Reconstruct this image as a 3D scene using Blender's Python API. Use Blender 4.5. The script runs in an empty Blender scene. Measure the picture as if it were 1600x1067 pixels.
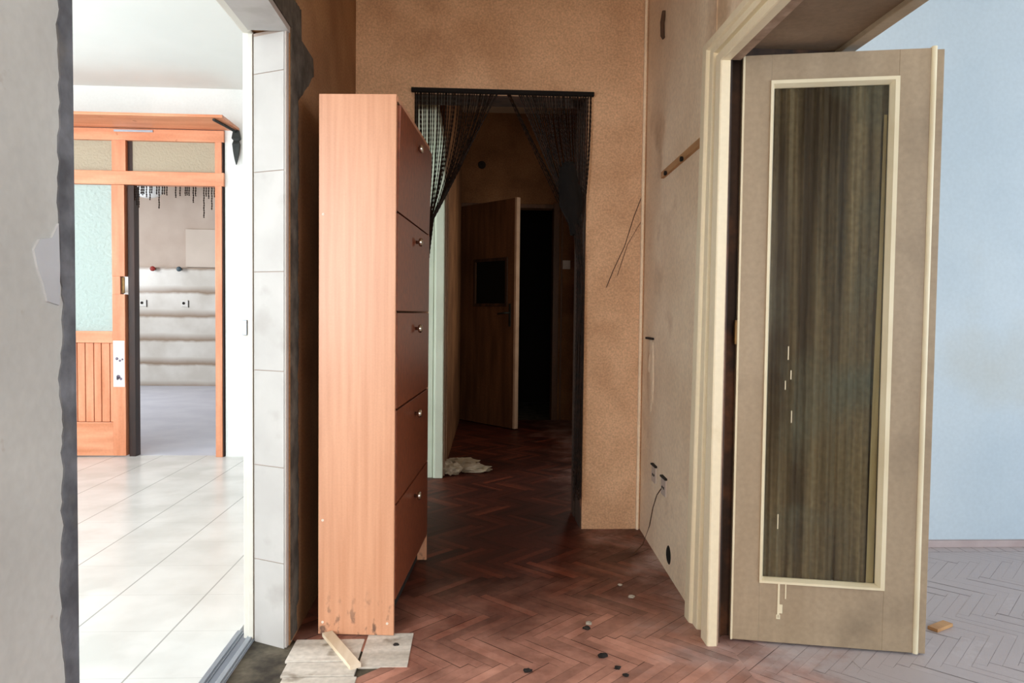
import bpy, bmesh, math, random
from mathutils import Vector, Matrix
random.seed(7)
C = bpy.context.scene.collection
S = bpy.context.scene

# ------------------------------------------------------------------ camera
F_PX, CAM_H = 1150.0, 1.1
yaw, pitch, roll = math.radians(2.9), math.atan(43/1150), 0.0115
cy, sy, cp, sp = math.cos(yaw), math.sin(yaw), math.cos(pitch), math.sin(pitch)
FW = Vector((sy*cp, cy*cp, -sp)); RT = Vector((cy, -sy, 0)); UP = RT.cross(FW)
R2 = math.cos(roll)*RT + math.sin(roll)*UP; U2 = -math.sin(roll)*RT + math.cos(roll)*UP
cd = bpy.data.cameras.new('camera'); cam = bpy.data.objects.new('camera', cd); C.objects.link(cam)
cd.sensor_width = 36; cd.lens = F_PX/1600*36; cd.clip_start = 0.02
M = Matrix((R2, U2, -FW)).transposed().to_4x4(); M.translation = Vector((0, 0, CAM_H))
cam.matrix_world = M
S.camera = cam

# ------------------------------------------------------------------ world, light, exposure
w = bpy.data.worlds.new('world'); S.world = w; w.use_nodes = True
w.node_tree.nodes['Background'].inputs[0].default_value = (0.75, 0.85, 1.0, 1)
w.node_tree.nodes['Background'].inputs[1].default_value = 0.6
S.view_settings.view_transform = 'Standard'; S.view_settings.look = 'None'
S.view_settings.exposure = 0.35; S.view_settings.gamma = 1.0
S.view_settings.use_curve_mapping = False
S.cycles.max_bounces = 10; S.cycles.diffuse_bounces = 6; S.cycles.sample_clamp_indirect = 6

def area(name, loc, rot, sx, sz, power, color):
    l = bpy.data.lights.new(name, 'AREA'); l.shape = 'RECTANGLE'; l.size = sx; l.size_y = sz
    l.energy = power; l.color = color
    o = bpy.data.objects.new(name, l); o.location = loc; o.rotation_euler = rot; C.objects.link(o)
    return o
H90 = math.pi/2
# daylight through the windows of the rooms (all behind or beside the photographer), plus an added passage fill
area('window_daylight', (-2.6, -1.95, 1.55), (H90, 0, 0), 2.4, 1.7, 150, (0.93, 0.97, 1.0))        # left room
area('window_daylight', (-4.45, 3.0, 1.6), (H90, 0, -H90), 2.6, 1.6, 85, (0.93, 0.97, 1.0))       # left room, side
area('window_daylight', (3.3, -1.95, 1.55), (H90, 0, 0), 2.2, 1.7, 75, (0.76, 0.88, 1.0))         # right room
area('window_daylight', (4.95, 0.6, 1.6), (H90, 0, H90), 2.6, 1.6, 75, (0.82, 0.91, 1.0))          # right room, side
area('window_daylight', (0.1, -1.95, 1.5), (H90, 0, 0), 1.1, 1.5, 45, (1.0, 0.90, 0.78))           # entrance end of the hall
area('window_daylight', (-5.9, 8.6, 1.9), (H90, 0, -H90), 2.0, 1.3, 70, (0.9, 0.95, 1.0))         # far pantry
area('passage_fill_light', (1.0, 6.0, 1.5), (H90, 0, H90), 0.8, 1.6, 5.5, (1.0, 0.88, 0.74))           # added fill brightening the far passage, from no seen source

# ------------------------------------------------------------------ materials
def lin(c):
    return tuple(((v/255)/12.92 if v/255 <= 0.04045 else ((v/255+0.055)/1.055)**2.4) for v in c) + (1,)

def mat(name, c1, c2=None, scale=4, stretch=(1, 1, 1), rough=0.7, detail=6, speck=0.0, bump=0.0, metal=0.0,
        c3=None, s3=1.2, t3=(0.55, 0.7), grain=60, spec=0.4):
    """two-colour mottle + optional stain colour + optional fine speckle, in object coordinates"""
    m = bpy.data.materials.new(name); m.use_nodes = True
    nt = m.node_tree; N = nt.nodes; L = nt.links; b = N['Principled BSDF']
    b.inputs['Roughness'].default_value = rough; b.inputs['Metallic'].default_value = metal
    b.inputs['Specular IOR Level'].default_value = spec
    c2 = c2 or c1
    tc = N.new('ShaderNodeTexCoord'); mp = N.new('ShaderNodeMapping'); mp.inputs['Scale'].default_value = stretch
    L.new(tc.outputs['Object'], mp.inputs[0])
    n = N.new('ShaderNodeTexNoise'); n.inputs['Scale'].default_value = scale; n.inputs['Detail'].default_value = detail
    L.new(mp.outputs[0], n.inputs['Vector'])
    r = N.new('ShaderNodeValToRGB'); r.color_ramp.elements[0].position = 0.35; r.color_ramp.elements[1].position = 0.65
    r.color_ramp.elements[0].color = lin(c1); r.color_ramp.elements[1].color = lin(c2)
    L.new(n.outputs[0], r.inputs[0]); out = r.outputs[0]
    if c3:
        n3 = N.new('ShaderNodeTexNoise'); n3.inputs['Scale'].default_value = s3; n3.inputs['Detail'].default_value = 8
        L.new(tc.outputs['Object'], n3.inputs['Vector'])
        r3 = N.new('ShaderNodeValToRGB'); r3.color_ramp.elements[0].position = t3[0]; r3.color_ramp.elements[1].position = t3[1]
        r3.color_ramp.elements[0].color = (0, 0, 0, 1); r3.color_ramp.elements[1].color = (1, 1, 1, 1)
        L.new(n3.outputs[0], r3.inputs[0])
        mx = N.new('ShaderNodeMixRGB'); L.new(r3.outputs[0], mx.inputs[0]); L.new(out, mx.inputs[1])
        mx.inputs[2].default_value = lin(c3); out = mx.outputs[0]
    if speck:
        n4 = N.new('ShaderNodeTexNoise'); n4.inputs['Scale'].default_value = grain; n4.inputs['Detail'].default_value = 3
        L.new(tc.outputs['Object'], n4.inputs['Vector'])
        mr = N.new('ShaderNodeMapRange'); mr.inputs[1].default_value = 0.3; mr.inputs[2].default_value = 0.7
        mr.inputs[3].default_value = 1-speck; mr.inputs[4].default_value = 1+speck
        L.new(n4.outputs[0], mr.inputs[0])
        mm = N.new('ShaderNodeMixRGB'); mm.blend_type = 'MULTIPLY'; mm.inputs[0].default_value = 1
        L.new(out, mm.inputs[1]); L.new(mr.outputs[0], mm.inputs[2]); out = mm.outputs[0]
    L.new(out, b.inputs['Base Color'])
    if bump:
        bp = N.new('ShaderNodeBump'); bp.inputs['Strength'].default_value = bump; bp.inputs['Distance'].default_value = 0.01
        L.new(n.outputs[0], bp.inputs['Height']); L.new(bp.outputs[0], b.inputs['Normal'])
    return m

MT = {}
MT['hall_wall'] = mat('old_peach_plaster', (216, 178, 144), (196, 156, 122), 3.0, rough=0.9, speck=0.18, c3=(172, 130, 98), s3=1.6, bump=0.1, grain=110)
MT['right_wall'] = mat('old_cream_plaster', (246, 226, 198), (232, 208, 178), 3.0, rough=0.9, speck=0.08, c3=(204, 174, 142), s3=2.2, t3=(0.58, 0.72), bump=0.1)
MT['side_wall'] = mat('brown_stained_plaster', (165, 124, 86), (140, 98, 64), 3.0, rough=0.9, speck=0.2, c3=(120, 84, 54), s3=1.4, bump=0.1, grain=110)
MT['near_wall'] = mat('grey_plaster', (198, 203, 203), (184, 188, 188), 3.0, rough=0.9, speck=0.04, c3=(164, 156, 148), s3=16, t3=(0.66, 0.74), bump=0.15)
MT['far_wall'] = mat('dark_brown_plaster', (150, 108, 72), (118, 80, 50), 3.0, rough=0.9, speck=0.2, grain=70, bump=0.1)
MT['white_wall'] = mat('white_plaster', (232, 234, 232), (222, 226, 224), 2.0, rough=0.9, speck=0.02)
MT['white_ceil'] = mat('white_ceiling_paint', (232, 237, 235), (226, 232, 230), 2.0, rough=0.95)
MT['blue_wall'] = mat('pale_blue_plaster', (196, 208, 216), (184, 198, 208), 1.5, rough=0.9, speck=0.03, c3=(190, 196, 196), s3=1.0)
MT['hall_ceil'] = mat('dingy_ceiling', (196, 178, 156), (176, 156, 132), 2, rough=0.95)
MT['mortar'] = mat('dark_bare_mortar', (122, 128, 138), (84, 88, 96), 14, rough=0.95, bump=0.6, speck=0.1, c3=(112, 112, 112), s3=6, t3=(0.6, 0.7))
MT['mortar_dark'] = mat('brown_bare_mortar', (92, 84, 74), (58, 50, 42), 14, rough=0.95, bump=0.6, speck=0.15)
MT['filler'] = mat('pale_filler', (196, 204, 214), (184, 190, 198), 6, rough=0.9)
MT['tile'] = mat('pale_wall_tile', (172, 168, 165), (162, 158, 155), 5, rough=0.35, c3=(154, 149, 145), s3=7)
MT['grout'] = mat('tile_grout', (150, 135, 125), rough=0.9)
MT['cream'] = mat('cream_gloss_paint', (236, 222, 192), (228, 212, 180), 3, stretch=(1, 1, .3), rough=0.45, speck=0.03, c3=(206, 186, 150), s3=5, t3=(0.62, 0.75))
MT['leaf_paint'] = mat('aged_beige_paint', (170, 150, 125), (157, 137, 112), 4, stretch=(2, 2, .4), rough=0.5, speck=0.07, c3=(142, 124, 102), s3=4, t3=(0.55, 0.75))
MT['bead_paint'] = mat('pale_cream_moulding', (232, 220, 190), (220, 205, 172), 4, rough=0.4)
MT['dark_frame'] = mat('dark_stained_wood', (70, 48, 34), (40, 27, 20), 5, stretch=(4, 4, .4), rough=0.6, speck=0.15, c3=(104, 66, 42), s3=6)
MT['pink_frame'] = mat('worn_undercoat', (176, 150, 130), (150, 124, 104), 5, stretch=(4, 4, .4), rough=0.7, speck=0.1)
MT['pine'] = mat('varnished_pine', (218, 150, 114), (196, 122, 84), 5, stretch=(3, 3, .35), rough=0.4, speck=0.05)
MT['pine_h'] = mat('varnished_pine_rail', (222, 156, 120), (200, 128, 90), 5, stretch=(.35, 3, 3), rough=0.4, speck=0.05, c3=(170, 100, 60), s3=9, t3=(0.68, 0.74))
MT['pine_dark'] = mat('dark_pine_edge', (58, 30, 18), (36, 18, 11), 5, stretch=(3, 3, .35), rough=0.5)
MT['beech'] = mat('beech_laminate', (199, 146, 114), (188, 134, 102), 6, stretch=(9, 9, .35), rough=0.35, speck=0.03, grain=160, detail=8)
def low_dirt(m, zmax, col):
    nt = m.node_tree; N = nt.nodes; L = nt.links; b = N['Principled BSDF']; src = b.inputs['Base Color'].links[0].from_socket
    tc = N.new('ShaderNodeTexCoord'); sx = N.new('ShaderNodeSeparateXYZ'); L.new(tc.outputs['Object'], sx.inputs[0])
    mp = N.new('ShaderNodeMapping'); mp.inputs['Scale'].default_value = (1, 1, .55); L.new(tc.outputs['Object'], mp.inputs[0])
    n = N.new('ShaderNodeTexNoise'); n.inputs['Scale'].default_value = 38; n.inputs['Detail'].default_value = 5; L.new(mp.outputs[0], n.inputs['Vector'])
    a = N.new('ShaderNodeMapRange'); a.inputs[1].default_value = zmax; a.inputs[2].default_value = 0.02; L.new(sx.outputs[2], a.inputs[0])
    c = N.new('ShaderNodeMapRange'); c.inputs[1].default_value = .56; c.inputs[2].default_value = .66; L.new(n.outputs[0], c.inputs[0])
    mu = N.new('ShaderNodeMath'); mu.operation = 'MULTIPLY'; L.new(a.outputs[0], mu.inputs[0]); L.new(c.outputs[0], mu.inputs[1])
    mx = N.new('ShaderNodeMixRGB'); L.new(mu.outputs[0], mx.inputs[0]); L.new(src, mx.inputs[1]); mx.inputs[2].default_value = lin(col); L.new(mx.outputs[0], b.inputs['Base Color'])
low_dirt(MT['beech'], .17, (112, 84, 70))
MT['beech_shaded'] = mat('beech_laminate_shaded', (124, 64, 38), (102, 50, 30), 6, stretch=(.4, 6, 6), rough=0.4, speck=0.08)  # same laminate as the side panel, coloured darker for facing the dim hall
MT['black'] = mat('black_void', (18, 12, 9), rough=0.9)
MT['bead'] = mat('dark_wood_beads', (40, 24, 15), (18, 11, 7), 40, rough=0.6, spec=.15)
MT['cloth_black'] = mat('black_cloth', (20, 16, 14), (10, 8, 8), 10, rough=0.95)
MT['chrome'] = mat('dull_chrome', (200, 196, 188), rough=0.25, metal=1.0)
MT['iron'] = mat('wrought_iron', (40, 46, 42), (24, 28, 26), 20, rough=0.6)
MT['brass'] = mat('aged_brass', (110, 84, 50), (70, 50, 30), 20, rough=0.4, metal=0.8)
MT['plastic_w'] = mat('white_plastic', (232, 230, 224), (220, 216, 208), 4, rough=0.4)
MT['red'] = mat('red_plastic', (150, 40, 30), rough=0.4)
MT['bluecap'] = mat('blue_plastic', (60, 80, 90), rough=0.4)
MT['alu'] = mat('scuffed_aluminium', (168, 176, 186), (140, 146, 156), 10, stretch=(1, .1, 1), rough=0.4, metal=0.6)
MT['bareboard'] = mat('bare_pale_boards', (208, 200, 190), (182, 172, 160), 6, stretch=(.4, 3, 3), rough=0.85, speck=0.12, c3=(110, 96, 78), s3=8, t3=(0.6, 0.72))
MT['lath'] = mat('raw_lath_wood', (224, 206, 184), (200, 178, 150), 6, stretch=(3, .4, 3), rough=0.8)
MT['dirt'] = mat('dirty_screed', (92, 84, 70), (48, 42, 34), 12, rough=0.95, speck=0.2, bump=0.5)
MT['crumb'] = mat('dark_crumb', (42, 36, 32), (24, 20, 18), 30, rough=0.9)
MT['crumb_l'] = mat('plaster_crumb', (190, 180, 166), (160, 150, 136), 30, rough=0.9)
MT['paper'] = mat('crumpled_paper', (214, 206, 190), (176, 164, 140), 12, rough=0.9)
MT['door_brown'] = mat('brown_door_veneer', (116, 80, 54), (84, 56, 36), 4, stretch=(3, 3, .4), rough=0.5, speck=0.15)
MT['rail_wood'] = mat('pale_rail_wood', (196, 152, 104), (172, 126, 82), 6, stretch=(3, .4, 3), rough=0.6)
MT['porcelain'] = mat('opal_glass', (240, 242, 240), rough=0.15)
MT['panel_beige'] = mat('beige_painted_panel', (200, 184, 170), (190, 172, 158), 3, rough=0.8)
MT['panel_light'] = mat('light_beige_board', (212, 198, 184), (204, 190, 176), 3, rough=0.7)
MT['pantry_floor'] = mat('pale_lilac_floor', (206, 208, 218), (194, 196, 208), 3, rough=0.5)
MT['rust'] = mat('rusty_wire', (84, 60, 44), rough=0.8)
MT['shadowline'] = mat('dark_hole', (20, 14, 10), rough=1)

# worn streaky curtain cloth
MT['curtain'] = mat('brown_grey_curtain_cloth', (134, 118, 94), (60, 47, 34), 3.2, stretch=(5, 5, .22), rough=0.9, speck=0.2, c3=(104, 102, 90), s3=3, t3=(0.5, 0.7))

def glass(name, color, rough, alpha_mix=0.0, bump=0.0, bscale=60):
    m = bpy.data.materials.new(name); m.use_nodes = True; nt = m.node_tree; b = nt.nodes['Principled BSDF']
    b.inputs['Base Color'].default_value = lin(color); b.inputs['Roughness'].default_value = rough
    b.inputs['Transmission Weight'].default_value = alpha_mix; b.inputs['IOR'].default_value = 1.2
    if bump:
        tc = nt.nodes.new('ShaderNodeTexCoord'); n = nt.nodes.new('ShaderNodeTexNoise'); n.inputs['Scale'].default_value = bscale
        bp = nt.nodes.new('ShaderNodeBump'); bp.inputs['Strength'].default_value = bump; bp.inputs['Distance'].default_value = 0.01
        nt.links.new(tc.outputs['Object'], n.inputs['Vector']); nt.links.new(n.outputs[0], bp.inputs['Height'])
        nt.links.new(bp.outputs[0], b.inputs['Normal'])
    return m
MT['frosted'] = glass('frosted_pattern_glass', (196, 212, 208), 0.4, 0.35, 1.0, 38)
MT['frosted_dim'] = glass('frosted_transom_glass', (196, 186, 164), 0.4, 0.35, 0.6, 60)
MT['pane'] = glass('dusty_clear_glass', (235, 238, 235), 0.05, 1.0)
MT['darkglass'] = glass('dark_glass', (22, 24, 22), 0.08, 0.0)

def thin_glass(name, tint, fac):
    m = bpy.data.materials.new(name); m.use_nodes = True; nt = m.node_tree; N = nt.nodes; L = nt.links
    for n in list(N): N.remove(n)
    o = N.new('ShaderNodeOutputMaterial'); mx = N.new('ShaderNodeMixShader'); t = N.new('ShaderNodeBsdfTransparent'); g = N.new('ShaderNodeBsdfGlossy')
    t.inputs[0].default_value = tint; g.inputs['Roughness'].default_value = 0.15; mx.inputs[0].default_value = fac
    L.new(t.outputs[0], mx.inputs[1]); L.new(g.outputs[0], mx.inputs[2]); L.new(mx.outputs[0], o.inputs[0])
    return m
MT['curtain_glass'] = thin_glass('dusty_door_glass', (0.9, 0.9, 0.86, 1), 0.025)

def tile_mat(name, c1, c2, grout, size, gw, ox, oy, rough=0.25):
    m = mat(name, c1, c2, 3.5, rough=rough, c3=grout and c1, s3=3)
    nt = m.node_tree; N = nt.nodes; L = nt.links; b = N['Principled BSDF']
    src = b.inputs['Base Color'].links[0].from_socket
    tc = N.new('ShaderNodeTexCoord'); sx = N.new('ShaderNodeSeparateXYZ'); L.new(tc.outputs['Object'], sx.inputs[0])
    outs = []
    for k, off in ((0, ox), (1, oy)):
        a = N.new('ShaderNodeMath'); a.operation = 'ADD'; a.inputs[1].default_value = off; L.new(sx.outputs[k], a.inputs[0])
        d = N.new('ShaderNodeMath'); d.operation = 'DIVIDE'; d.inputs[1].default_value = size; L.new(a.outputs[0], d.inputs[0])
        f = N.new('ShaderNodeMath'); f.operation = 'FRACT'; L.new(d.outputs[0], f.inputs[0])
        g = N.new('ShaderNodeMath'); g.operation = 'LESS_THAN'; g.inputs[1].default_value = gw/size*(1 if k == 0 else 0.2); L.new(f.outputs[0], g.inputs[0])
        outs.append(g.outputs[0])
    mxx = N.new('ShaderNodeMath'); mxx.operation = 'MAXIMUM'; L.new(outs[0], mxx.inputs[0]); L.new(outs[1], mxx.inputs[1])
    mx = N.new('ShaderNodeMixRGB'); L.new(mxx.outputs[0], mx.inputs[0]); L.new(src, mx.inputs[1]); mx.inputs[2].default_value = lin(grout)
    L.new(mx.outputs[0], b.inputs['Base Color'])
    return m
MT['floor_tile'] = tile_mat('pale_floor_tiles', (222, 222, 220), (206, 206, 203), (168, 168, 165), 0.33, 0.006, 1.363+3.3*2, 0.1)

# parquet: each block carries its own tone; dust lies as a patchy film, its fade also painting the hall's lit front and shaded depth
def parquet_mat(name, ca, cb, cc, dust, rough=0.5):
    m = bpy.data.materials.new(name); m.use_nodes = True; nt = m.node_tree; N = nt.nodes; L = nt.links; b = N['Principled BSDF']
    at = N.new('ShaderNodeAttribute'); at.attribute_name = 'tone'
    r = N.new('ShaderNodeValToRGB'); e = r.color_ramp.elements
    e[0].color = lin(ca); e[1].color = lin(cc); k = e.new(0.5); k.color = lin(cb)
    L.new(at.outputs['Fac'], r.inputs[0])
    tc = N.new('ShaderNodeTexCoord'); sx = N.new('ShaderNodeSeparateXYZ'); L.new(tc.outputs['Object'], sx.inputs[0])
    def noise(sc, d, lo, hi, a, c):
        n = N.new('ShaderNodeTexNoise'); n.inputs['Scale'].default_value = sc; n.inputs['Detail'].default_value = d; n.inputs['Roughness'].default_value = .62
        L.new(tc.outputs['Object'], n.inputs['Vector'])
        q = N.new('ShaderNodeMapRange'); q.inputs[1].default_value = lo; q.inputs[2].default_value = hi; q.inputs[3].default_value = a; q.inputs[4].default_value = c
        L.new(n.outputs[0], q.inputs[0]); return q.outputs[0]
    def rng(sock, lo, hi, a, c):
        q = N.new('ShaderNodeMapRange'); q.interpolation_type = 'SMOOTHSTEP'; q.inputs[1].default_value = lo; q.inputs[2].default_value = hi; q.inputs[3].default_value = a; q.inputs[4].default_value = c
        L.new(sock, q.inputs[0]); return q.outputs[0]
    def op(o, a, c):
        q = N.new('ShaderNodeMath'); q.operation = o
        for i_, v in enumerate((a, c)):
            if isinstance(v, (int, float)): q.inputs[i_].default_value = v
            else: L.new(v, q.inputs[i_])
        return q.outputs[0]
    mm = N.new('ShaderNodeMixRGB'); mm.blend_type = 'MULTIPLY'; mm.inputs[0].default_value = 1
    L.new(r.outputs[0], mm.inputs[1]); L.new(noise(40, 6, .3, .7, .72, 1.22), mm.inputs[2])
    dist = op('ADD', sx.outputs[1], op('MULTIPLY', sx.outputs[0], -.35))        # dust thins with depth, painting the floor's fall into shade
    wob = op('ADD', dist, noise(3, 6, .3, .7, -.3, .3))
    light_fade = rng(wob, 1.8, 3.2, .98, .02)
    film = op('MULTIPLY', light_fade, op('MULTIPLY', noise(7, 8, .3, .68, .48, 1.05), op('ADD', .72, op('MULTIPLY', at.outputs['Fac'], .5))))
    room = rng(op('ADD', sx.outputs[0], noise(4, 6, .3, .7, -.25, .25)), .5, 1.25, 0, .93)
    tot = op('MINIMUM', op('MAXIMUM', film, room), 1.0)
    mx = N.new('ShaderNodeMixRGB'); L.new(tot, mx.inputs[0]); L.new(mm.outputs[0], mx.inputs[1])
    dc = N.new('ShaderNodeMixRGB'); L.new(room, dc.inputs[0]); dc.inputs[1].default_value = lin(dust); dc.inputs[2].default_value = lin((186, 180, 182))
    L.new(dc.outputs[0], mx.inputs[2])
    L.new(mx.outputs[0], b.inputs['Base Color'])
    b.inputs['Roughness'].default_value = rough; b.inputs['Specular IOR Level'].default_value = 0.3
    return m
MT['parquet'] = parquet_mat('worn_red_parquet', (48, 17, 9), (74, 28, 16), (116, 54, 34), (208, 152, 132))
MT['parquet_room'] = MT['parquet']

# ------------------------------------------------------------------ mesh helpers
class MB:
    def __init__(s): s.bm = bmesh.new()
    def box(s, a, b, bev=0.0, mtx=None):
        x0, y0, z0 = a; x1, y1, z1 = b
        x0, x1 = min(x0, x1), max(x0, x1); y0, y1 = min(y0, y1), max(y0, y1); z0, z1 = min(z0, z1), max(z0, z1)
        t = bmesh.new()
        bmesh.ops.create_cube(t, size=1)
        for v in t.verts: v.co = Vector(((x0+x1)/2+v.co.x*(x1-x0), (y0+y1)/2+v.co.y*(y1-y0), (z0+z1)/2+v.co.z*(z1-z0)))
        if bev: bmesh.ops.bevel(t, geom=list(t.edges), offset=bev, segments=2, affect='EDGES', profile=0.6)
        if mtx: t.transform(mtx)
        s.join(t); return s
    def join(s, t):
        me = bpy.data.meshes.new('tmp'); t.to_mesh(me); t.free(); s.bm.from_mesh(me); bpy.data.meshes.remove(me)
    def prism(s, pts, z0, z1):                       # plan polygon extruded in z
        n = len(pts); lo = [s.bm.verts.new((x, y, z0)) for x, y in pts]; hi = [s.bm.verts.new((x, y, z1)) for x, y in pts]
        s.bm.faces.new(lo[::-1]); s.bm.faces.new(hi)
        for i in range(n): s.bm.faces.new((lo[i], lo[(i+1) % n], hi[(i+1) % n], hi[i]))
        return s
    def extrude(s, loop_a, loop_b):                  # two matching 3-D loops skinned and capped
        n = len(loop_a); a = [s.bm.verts.new(p) for p in loop_a]; b = [s.bm.verts.new(p) for p in loop_b]
        s.bm.faces.new(a[::-1]); s.bm.faces.new(b)
        for i in range(n): s.bm.faces.new((a[i], a[(i+1) % n], b[(i+1) % n], b[i]))
        return s
    def sweep(s, rings, cap=True, closed=True):
        R = [[s.bm.verts.new(p) for p in r] for r in rings]; n = len(R[0])
        for i in range(len(R)-1):
            for j in range(n if closed else n-1):
                s.bm.faces.new((R[i][j], R[i][(j+1) % n], R[i+1][(j+1) % n], R[i+1][j]))
        if cap and closed: s.bm.faces.new(R[0][::-1]); s.bm.faces.new(R[-1])
        return s
    def tube(s, path, rad, n=8, bead=None):
        rings = []
        P = [Vector(p) for p in path]
        for i, p in enumerate(P):
            d = (P[min(i+1, len(P)-1)]-P[max(i-1, 0)]).normalized()
            u = d.cross(Vector((0, 0, 1))) if abs(d.z) < .9 else d.cross(Vector((0, 1, 0)))
            u.normalize(); v = d.cross(u); r = rad if not bead else rad*bead[i % len(bead)]
            rings.append([p+r*(math.cos(2*math.pi*k/n)*u+math.sin(2*math.pi*k/n)*v) for k in range(n)])
        return s.sweep(rings)
    def lathe(s, prof, center, axis='z', n=24):
        rings = []
        for r, h in prof:
            ring = []
            for k in range(n):
                a = 2*math.pi*k/n; c_, s_ = r*math.cos(a), r*math.sin(a)
                ring.append(Vector(center)+(Vector((c_, s_, h)) if axis == 'z' else Vector((c_, h, s_)) if axis == 'y' else Vector((h, c_, s_))))
            rings.append(ring)
        return s.sweep(rings)
    def blob(s, c, r, sub=2, jit=0.15, sq=(1, 1, 1)):
        t = bmesh.new(); bmesh.ops.create_icosphere(t, subdivisions=sub, radius=1)
        for v in t.verts:
            k = 1+random.uniform(-jit, jit); v.co = Vector((c[0]+v.co.x*r*sq[0]*k, c[1]+v.co.y*r*sq[1]*k, c[2]+v.co.z*r*sq[2]*k))
        s.join(t); return s
    def build(s, name, m, parent=None, smooth=False):
        bmesh.ops.recalc_face_normals(s.bm, faces=s.bm.faces)
        me = bpy.data.meshes.new(name); s.bm.to_mesh(me); s.bm.free()
        if smooth:
            for p in me.polygons: p.use_smooth = True
        me.materials.append(m if not isinstance(m, str) else MT[m])
        o = bpy.data.objects.new(name, me); C.objects.link(o)
        if parent: o.parent = parent
        return o

def tag(o, label, cat, group=None, kind=None):
    o['label'] = label; o['category'] = cat
    if group: o['group'] = group
    if kind: o['kind'] = kind
    return o
def empty(name, loc, rz=0):
    o = bpy.data.objects.new(name, None); C.objects.link(o); o.location = loc; o.rotation_euler = (0, 0, rz); o.empty_display_size = 0.1
    return o
def struct(o, label=None):
    o['kind'] = 'structure'
    if label: o['label'] = label
    return o

# ------------------------------------------------------------------ dimensions
XL, XLR = -0.60, -0.73          # left wall, hall face and room face
YN, YF = 1.13, 2.40             # left doorway, near and far jamb
ZH = 1.99
YC0, YC1 = 3.72, 3.90           # curtain wall
TOP = 3.15

# ------------------------------------------------------------------ structure: walls
m = MB(); m.box((XLR, -2, 0), (XL, YN, TOP)); struct(m.build('wall_left', 'near_wall'), 'grey plastered wall beside the near edge of the left doorway')
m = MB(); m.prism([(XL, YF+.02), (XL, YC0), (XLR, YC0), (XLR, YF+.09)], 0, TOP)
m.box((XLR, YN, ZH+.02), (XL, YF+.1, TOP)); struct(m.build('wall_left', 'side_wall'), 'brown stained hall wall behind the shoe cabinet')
# curtain wall with doorway
m = MB()
m.box((XLR, YC0, 0), (-.31, YC1, TOP)); m.box((-.31, YC0, 2.19), (.556, YC1, TOP)); m.box((.556, YC0, 0), (1.22, YC1, TOP))
struct(m.build('wall_back', 'hall_wall'), 'peach plastered wall around the bead curtain doorway')
# right wall (slightly out of true) and header over the right doorway
m = MB(); m.prism([(.858, YC0), (.809, 2.50), (1.22, 2.50), (1.22, YC0)], 0, TOP); struct(m.build('wall_right', 'right_wall'), 'cream plastered wall between corner and right doorway')
m = MB(); m.box((.812, .3, 2.0), (1.22, 2.50, TOP)); m.box((.80, -2, 0), (1.22, .3, TOP))
struct(m.build('wall_right', 'right_wall'), 'cream plastered wall and lintel over the right doorway')
# right room
m = MB(); m.box((1.22, 3.42, 0), (5.2, 3.6, TOP)); struct(m.build('wall_back', 'blue_wall'), 'pale blue plastered wall of the right room')
m = MB(); m.box((5.0, -2, 0), (5.2, 3.42, TOP)); m.box((1.22, -2.2, 0), (2.2, -2, TOP)); m.box((4.4, -2.2, 0), (5.2, -2, TOP)); m.box((2.2, -2.2, 0), (4.4, -2, .7)); m.box((2.2, -2.2, 2.4), (4.4, -2, TOP))
struct(m.build('wall_right', 'blue_wall'))
m = MB(); m.box((2.15, 3.395, 0.0), (5.0, 3.42, .032), .003); struct(m.build('baseboard_back', mat('grey_baseboard', (186, 170, 168), (170, 152, 150), 5, rough=.7)))
m = MB(); m.box((1.22, 3.395, 0.0), (2.15, 3.42, .055), .004); struct(m.build('baseboard_back', MT['bareboard']))
# left room shell
m = MB(); m.box((-1.868, 5.62, 0), (XLR, 5.80, 2.95)); m.box((-4.7, 5.62, 2.44), (-1.868, 5.80, 2.95))
struct(m.build('wall_back', 'white_wall'), 'white wall above and right of the pine partition')
m = MB(); m.box((-4.7, -2, 0), (-4.5, 1.7, 2.95)); m.box((-4.7, 4.3, 0), (-4.5, 5.62, 2.95)); m.box((-4.7, 1.7, 0), (-4.5, 4.3, .8)); m.box((-4.7, 1.7, 2.4), (-4.5, 4.3, 2.95))
m.box((-4.7, -2.2, 0), (-3.8, -2, 2.95)); m.box((-1.4, -2.2, 0), (XLR, -2, 2.95)); m.box((-3.8, -2.2, 0), (-1.4, -2, .7)); m.box((-3.8, -2.2, 2.4), (-1.4, -2, 2.95))
struct(m.build('wall_left', 'white_wall'))
m = MB(); m.box((-4.7, -2.2, 2.74), (XLR, 5.80, 2.95)); struct(m.build('ceiling', 'white_ceil'), 'white ceiling of the left room')
# hall entrance end
m = MB(); m.box((XL, -2.2, 0), (-.45, -2, TOP)); m.box((.65, -2.2, 0), (.80, -2, TOP)); m.box((-.45, -2.2, 0), (.65, -2, .75)); m.box((-.45, -2.2, 2.25), (.65, -2, TOP)); struct(m.build('wall_front', 'hall_wall'))
m = MB(); m.box((XLR, -2.2, TOP), (5.2, 7.9, TOP+.2)); struct(m.build('ceiling', 'hall_ceil'), 'dingy ceiling over the hall')

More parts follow.
